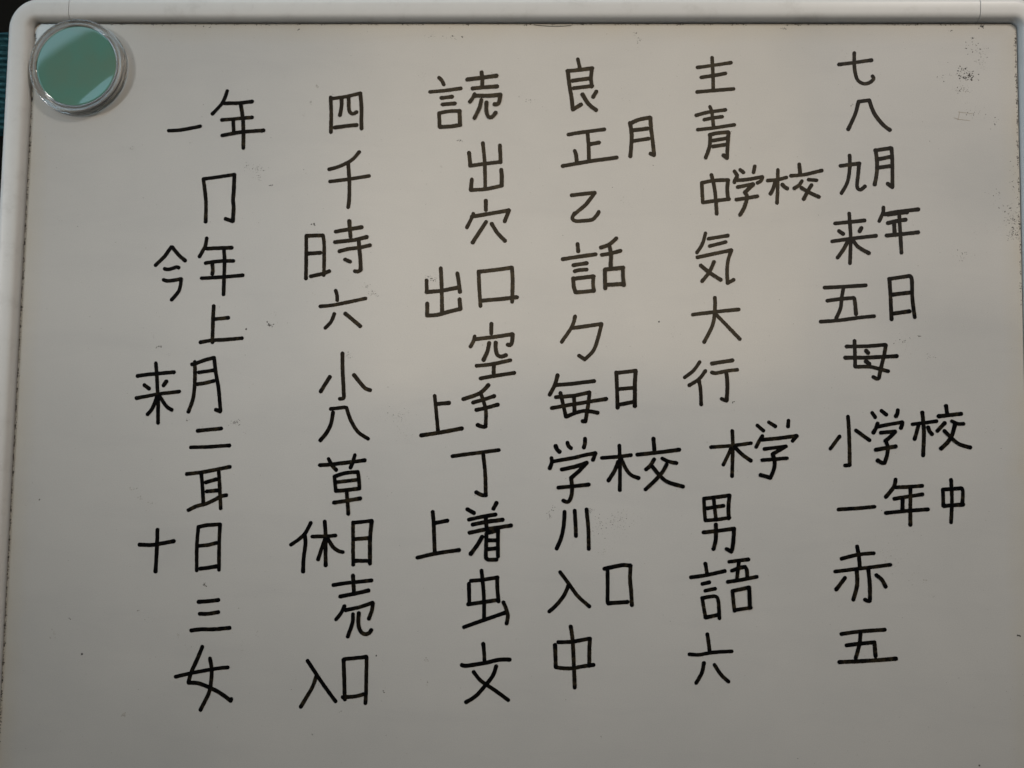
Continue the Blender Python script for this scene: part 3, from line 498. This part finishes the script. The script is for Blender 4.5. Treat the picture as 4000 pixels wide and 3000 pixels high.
def ribbon(vs, fs, P, hw, z, rnd, rough=0.05, swell=0.07, depth=None):
    """A marker stroke: a flat band with round ends and slightly uneven edges."""
    n = len(P)
    base = len(vs)
    d0 = rnd.uniform(0.25, 0.75)
    dirs = []
    for i in range(n):
        a = P[max(i - 1, 0)]; c = P[min(i + 1, n - 1)]
        d = math.hypot(c[0] - a[0], c[1] - a[1]) or 1e-9
        dirs.append(((c[0] - a[0]) / d, (c[1] - a[1]) / d))
    ph = [rnd.uniform(0, 6.28) for _ in range(4)]
    sw = (rnd.uniform(-0.02, swell * 1.3), rnd.uniform(0.0, swell * 1.6))
    left, right = [], []
    for i in range(n):
        t = i * 0.45
        e0 = math.exp(-(t / 0.9) ** 2) * sw[0] + math.exp(-(((n - 1) * 0.45 - t) / 0.9) ** 2) * sw[1]
        wl = hw * (1 + e0 + rough * (0.6 * math.sin(0.55 * t + ph[0]) + 0.4 * math.sin(1.9 * t + ph[1])) + rnd.uniform(-.02, .02))
        wr = hw * (1 + e0 + rough * (0.6 * math.sin(0.6 * t + ph[2]) + 0.4 * math.sin(2.1 * t + ph[3])) + rnd.uniform(-.02, .02))
        x, y = P[i]
        dxx, dyy = dirs[i]
        left.append((x - dyy * wl, y + dxx * wl)); right.append((x + dyy * wr, y - dxx * wr))
    outline_end, outline_start = [], []
    for (store, i, sgn) in ((outline_end, n - 1, 1), (outline_start, 0, -1)):
        x, y = P[i]
        a0 = math.atan2(dirs[i][1] * sgn, dirs[i][0] * sgn)
        L = left[i] if sgn > 0 else right[i]
        R = right[i] if sgn > 0 else left[i]
        rl = math.hypot(L[0] - x, L[1] - y); rr = math.hypot(R[0] - x, R[1] - y)
        for k in range(1, 8):
            f = k / 8
            a = a0 + math.pi / 2 - math.pi * f
            r = (rl + (rr - rl) * f) * (1 + rnd.uniform(-.05, .04) - 0.08 * math.sin(math.pi * f))
            store.append((x + r * math.cos(a), y + r * math.sin(a)))
    for i in range(n):
        vs.append((*left[i], z)); vs.append((*right[i], z))
        if depth is not None:
            dd = d0 + 0.5 * math.exp(-(i * 0.45 / 0.9) ** 2) + 0.6 * math.exp(-((n - 1 - i) * 0.45 / 0.8) ** 2) - 0.25 * math.exp(-((n - 4.5 - i) * 0.45 / 0.6) ** 2)
            depth += [dd, dd]
    for i in range(n - 1):
        q = base + 2 * i
        fs.append((q, q + 1, q + 3, q + 2))
    # caps (counter-clockwise seen from above)
    e = len(vs)
    for p in outline_end:
        vs.append((*p, z))
    fs.append(tuple([base + 2 * (n - 1)] + [base + 2 * (n - 1) + 1] + list(range(e + 6, e - 1, -1))))
    s0 = len(vs)
    for p in outline_start:
        vs.append((*p, z))
    fs.append(tuple([base + 1, base] + list(range(s0 + 6, s0 - 1, -1))))
    if depth is not None:
        depth += [d0 + 0.6] * 7 + [d0 + 0.5] * 7


# ------------------------------------------------------------------ the table the board lies on
HB = 312.0                                    # height of the writing surface
T = 900.0
table = link('table', [(-T, -T, -11.0), (T, -T, -11.0), (T, T, -11.0), (-T, T, -11.0)], [(0, 1, 2, 3)], M_TABLE)
table['kind'] = 'structure'

# ------------------------------------------------------------------ whiteboard
board = thing('whiteboard', 'white framed board covered in columns of black handwritten kanji', 'whiteboard')

# writing surface: rounded rectangle with a little thickness, standing clear of the rails by a thin groove


def rrect(x0, x1, y0, y1, r, n=8):
    pts = []
    for cx, cy, a0 in ((x1 - r, y1 - r, 0), (x0 + r, y1 - r, 90), (x0 + r, y0 + r, 180), (x1 - r, y0 + r, 270)):
        for k in range(n + 1):
            a = math.radians(a0 + 90 * k / n)
            pts.append((cx + r * math.cos(a), cy + r * math.sin(a)))
    return pts


RI = 3.2
G = 0.55
o2 = rrect(-200 + G, 200 - G, -HB + G, -G, RI - G)
n2 = len(o2)
vs = [(x, y, 0.0) for x, y in o2] + [(x, y, -1.2) for x, y in o2]
fs = [tuple(range(n2))] + [(i, i + n2, (i + 1) % n2 + n2, (i + 1) % n2) for i in range(n2)]
surface = link('writing_surface', vs, fs, M_BOARD, board)
o3 = rrect(-203, 203, -HB - 3, 3, RI)
vs = [(x, y, -1.3) for x, y in o3] + [(x, y, -9.0) for x, y in o3]
n3 = len(o3)
link('backing', vs, [tuple(range(n3)), tuple(range(2 * n3 - 1, n3 - 1, -1))]
     + [(i, i + n3, (i + 1) % n3 + n3, (i + 1) % n3) for i in range(n3)], M_BACK, board)

PROF = [(3.2, -10.8), (0.0, -2.5), (0.0, -1.0), (0.0, 0.25), (0.06, 0.7), (0.22, 1.2), (0.5, 1.7), (0.9, 2.15), (1.4, 2.5), (2.0, 2.72), (2.8, 2.84), (4.5, 2.93), (6.2, 2.98),
        (6.9, 2.9), (7.6, 2.66), (8.5, 2.2), (9.2, 1.55), (9.7, 0.8), (9.98, 0.0), (10.12, -1.4), (10.2, -9.0), (9.8, -10.4), (9.0, -10.8)]


def rail_path(pieces):
    """pieces: ('L', p, q, normal) or ('A', centre, radius, a0, a1)  ->  list of (foot point, outward normal)"""
    out = []
    for pc in pieces:
        if pc[0] == 'L':
            (x0, y0), (x1, y1), nn = pc[1:]
            k = max(2, int(math.hypot(x1 - x0, y1 - y0) / 12))
            out += [((x0 + (x1 - x0) * i / k, y0 + (y1 - y0) * i / k), nn) for i in range(k + 1)]
        else:
            (cx, cy), r, a0, a1 = pc[1:]
            for i in range(1, 16):
                a = math.radians(a0 + (a1 - a0) * i / 16)
                nn = (math.cos(a), math.sin(a))
                out.append(((cx + r * nn[0], cy + r * nn[1]), nn))
    return out


def rail(name, pieces):
    path = rail_path(pieces)
    vs, fs = [], []
    p = len(PROF)
    rnd = random.Random(len(name))
    for (x, y), (nx, ny) in path:
        for s, z in PROF:
            vs.append((x + nx * s, y + ny * s, z))
    for i in range(len(path) - 1):
        for j in range(p):
            j2 = (j + 1) % p
            fs.append((i * p + j, i * p + j2, (i + 1) * p + j2, (i + 1) * p + j))
    for e, rev in ((0, True), ((len(path) - 1) * p, False)):
        q = len(vs)
        vs += [vs[e + j] for j in range(p)]
        fs.append(tuple(range(q + p - 1, q - 1, -1)) if rev else tuple(range(q, q + p)))
    o = link(name, vs, fs, M_FRAME, board, True)
    bm = bmesh.new()
    bm.from_mesh(o.data)
    bmesh.ops.recalc_face_normals(bm, faces=bm.faces)
    bm.to_mesh(o.data)
    bm.free()
    for pg in o.data.polygons:
        if len(pg.vertices) > 4:
            pg.use_smooth = False
    return o


SX = 183.6
SG = 0.30
rail('top_rail', [('L', (-SX, 0), (SX, 0), (0, 1))])
rail('bottom_rail', [('L', (-SX, -HB), (SX, -HB), (0, -1))])
rail('side_rail', [('L', (-SX - SG, 0), (-200 + RI, 0), (0, 1)), ('A', (-200 + RI, -RI), RI, 90, 180),
                   ('L', (-200, -RI), (-200, -HB + RI), (-1, 0)), ('A', (-200 + RI, -HB + RI), RI, 180, 270),
                   ('L', (-200 + RI, -HB), (-SX - SG, -HB), (0, -1))])
rail('side_rail', [('L', (SX + SG, 0), (200 - RI, 0), (0, 1)), ('A', (200 - RI, -RI), RI, 90, 0),
                   ('L', (200, -RI), (200, -HB + RI), (1, 0)), ('A', (200 - RI, -HB + RI), RI, 0, -90),
                   ('L', (200 - RI, -HB), (SX + SG, -HB), (0, -1))])

# handwriting: one mesh per character, inked on the writing surface
ORD = {1: 'leftmost', 2: 'second', 3: 'third', 4: 'fourth', 5: 'fifth', 6: 'rightmost'}
HWID = {1: 0.79, 2: 0.79, 3: 0.80, 4: 0.80, 5: 0.76, 6: 0.78}
rnd = random.Random(11)
rows = {}
for ch, word, colno, data in CHARS:
    rows[colno] = rows.get(colno, 0) + 1
    vs, fs, dep = [], [], []
    z = 0.04
    for st in data.split(';'):
        P = [tuple(float(t) for t in p.split(',')) for p in st.lstrip('~').split()]
        P = resample(catmull(P, 10) if st[0] == '~' else P, 0.45)
        ribbon(vs, fs, P, HWID[colno] * rnd.uniform(0.95, 1.05), z, rnd, depth=dep)
        z += 0.012
    o = link('kanji_character', vs, fs, M_INK, surface)
    o.data.attributes.new('ink_depth', 'FLOAT', 'POINT').data.foreach_set('value', dep)
    tail = '' if word == ch else ' from the word ' + word
    o['label'] = 'black handwritten kanji %s%s in the %s column' % (ch, tail, ORD[colno])

# dry marker crumbs and faint residue left on the surface


def speck(vs, fs, x, y, r, z, rnd):
    k = rnd.choice((4, 5, 6, 7))
    el = rnd.uniform(0.45, 1.0)
    rot = rnd.choice((rnd.uniform(0, 3.14), 0.7 + rnd.gauss(0, 0.3)))
    c, s = math.cos(rot), math.sin(rot)
    b0 = len(vs)
    for i in range(k):
        a = 2 * math.pi * i / k
        rr = r * rnd.uniform(0.55, 1.25)
        px, py = rr * math.cos(a), rr * math.sin(a) * el
        vs.append((x + px * c - py * s, y + px * s + py * c, z))
    fs.append(tuple(range(b0, b0 + k)))


def inside(x, y):
    return abs(x) < 199.4 and -HB + 0.5 < y < -0.5


dv, df, fv, ff = [], [], [], []
rnd = random.Random(23)
zc2 = 0.012
for X, Y, RX, RY, n, size, faint in DUST:
    for k in range(n if faint else int(n * 1.8)):
        x = X + rnd.gauss(0, 0.5) * RX
        y = Y + rnd.gauss(0, 0.5) * RY
        if not inside(x, y):
            continue
        zc2 = 0.010 + (zc2 - 0.010 + 0.00037) % 0.02
        r = size * 0.85 * rnd.choice((0.5, 0.7, 0.9, 1.1, 1.5))
        speck(fv if faint else dv, ff if faint else df, x, y, r, zc2, rnd)
for k in range(1500):                                        # thin scatter over the whole surface
    x, y = rnd.uniform(-199, 199), -1 - 308 * rnd.random() ** 1.2
    zc2 = 0.010 + (zc2 - 0.010 + 0.00037) % 0.02
    if rnd.random() < 0.10:
        speck(dv, df, x, y, rnd.uniform(0.07, 0.2), zc2, rnd)
    else:
        speck(fv, ff, x, y, rnd.uniform(0.07, 0.22), zc2, rnd)
def clump(t):
    return 0.5 + 0.5 * math.sin(t * 1.31) * math.sin(t * 0.37 + 1.0) + 0.25 * math.sin(t * 4.7)


for k in range(3200):                                        # grime against the left, top and right rails
    t = rnd.random()
    d = 0.60 + abs(rnd.gauss(0, 0.20)) + (0.5 * rnd.random() if rnd.random() < 0.10 else 0)
    if t < 0.66:
        y = -rnd.uniform(4, 300)
        c = clump(y)
        if rnd.random() > c + 0.12:
            continue
        x = -200 + d
    elif t < 0.84:
        x = rnd.uniform(-170, 192)
        c = clump(x * 0.31)
        if rnd.random() > c - 0.1:
            continue
        y = -d
    else:
        y = -4 - 110 * rnd.random() ** 1.2
        c = clump(y * 0.8)
        if rnd.random() > c:
            continue
        x = 200 - d * 1.3
    zc2 = 0.010 + (zc2 - 0.010 + 0.00037) % 0.02
    speck(dv, df, x, y, rnd.uniform(0.10, 0.26) + 0.24 * max(0, c - 0.3) * rnd.random(), zc2, rnd)
o = link('ink_crumbs', dv, df, M_DUST, surface)
o['kind'] = 'stuff'
o = link('ink_residue', fv, ff, M_FAINT, surface)
o['kind'] = 'stuff'

# small brownish scratch shaped like a sideways ladder, upper right
vs, fs = [], []
rnd = random.Random(5)
z = 0.03
for a, c in (((175.6, -39.4), (180.6, -39.9)), ((176.2, -36.4), (181.6, -37.2)), ((176.6, -36.4), (176.0, -39.6)), ((174.3, -38.8), (176.2, -39.4))):
    ribbon(vs, fs, resample([a, c], 0.45), 0.09, z, rnd)
    z += 0.004
link('scratch_mark', vs, fs, M_PENCIL, surface)['label'] = 'faint brown scratch in the upper right of the board'

# ------------------------------------------------------------------ magnet
mag = thing('round_magnet', 'round green magnet with a clear rim in the top left corner', 'magnet')
MX, MY = -179.48, -19.64
mag.location = (MX * MM, MY * MM, 0.06 * MM)
lathe('magnet_core', [(0, 0.0), (16.2, 0.0), (16.2, 1.7), (0, 1.7)], M_CORE, mag)
lathe('clear_rim', [(16.35, 0.05), (19.7, 0.05), (19.9, 0.25), (19.75, 0.7), (19.6, 1.6), (19.54, 2.8), (19.42, 3.12), (19.15, 3.24), (18.7, 3.18), (18.1, 3.06), (17.5, 3.08), (16.95, 3.14),
                    (16.68, 3.02), (16.6, 2.75), (16.45, 1.9), (16.35, 0.05)], M_RIM, mag, wob=0.003)
face = lathe('green_face', [(0, 2.75), (4, 2.75), (7, 2.749), (9, 2.748), (10.5, 2.746), (12, 2.743), (13, 2.741), (14, 2.738), (15, 2.735), (16, 2.730), (16.55, 2.725), (16.6, 2.70), (16.5, 1.8), (0, 1.8)],
             M_GREEN, mag, n=160)
for vt in face.data.vertices:                                # lower right edge raised, a shape added to mirror the window light there
    x, y = vt.co.x / MM, vt.co.y / MM
    r = math.hypot(x, y)
    if vt.co.z / MM > 2.5 and r > 9.5:
        dang = abs((math.degrees(math.atan2(y, x)) + 50 + 180) % 360 - 180)
        w = max(0.0, 1 - dang / 62.0)
        w = w * w * (3 - 2 * w)
        vt.co.z += w * 0.0060 * (r - 9.5) ** 2 * MM

# ------------------------------------------------------------------ hair lying along the top rail
P = resample(catmull([(7.0, -0.9), (10.0, -1.25), (13.7, -1.45), (18.0, -1.45), (22.3, -1.2)], 10), 0.5)
vs, fs = [], []
for i, (x, y) in enumerate(P):
    for k in range(6):
        a = k * math.pi / 3
        vs.append((x, y + 0.09 * math.cos(a), 0.12 + 0.09 * math.sin(a)))
for i in range(len(P) - 1):
    for k in range(6):
        fs.append((i * 6 + k, i * 6 + (k + 1) % 6, i * 6 + 6 + (k + 1) % 6, i * 6 + 6 + k))
h = link('stray_hair', vs, fs, M_HAIR, None, True)
h['label'] = 'thin dark curved hair lying just under the top rail of the board'
h['category'] = 'hair'

# ------------------------------------------------------------------ teal ribbed cloth on the table, left of the board
vs, fs = [], []
nx, ny = 30, 150
for j in range(ny + 1):
    y = 1.0 - 44.5 * j / ny
    for i in range(nx + 1):
        x = -262.0 + 51.0 * i / nx
        tt = y + 0.10 * (x + 212) + 0.5 * math.sin(x * 0.3)
        edge = min(1.0, (1 - j / ny) * ny / 5.0, j / 5.0, (nx - i) / 2.0 + 0.05, i / 2.0 + 0.05)
        z = -10.9 + edge * (4.2 + 0.75 * math.sin(tt * 2.3) + 0.3 * math.sin(tt * 5.1 + x * 0.4))
        vs.append((x, y, z))
for j in range(ny):
    for i in range(nx):
        a = j * (nx + 1) + i
        fs.append((a, a + nx + 1, a + nx + 2, a + 1))
cl = link('folded_cloth', vs, fs, M_CLOTH, None, True)
cl['label'] = 'teal ribbed cloth peeking out at the left edge of the board'
cl['category'] = 'cloth'
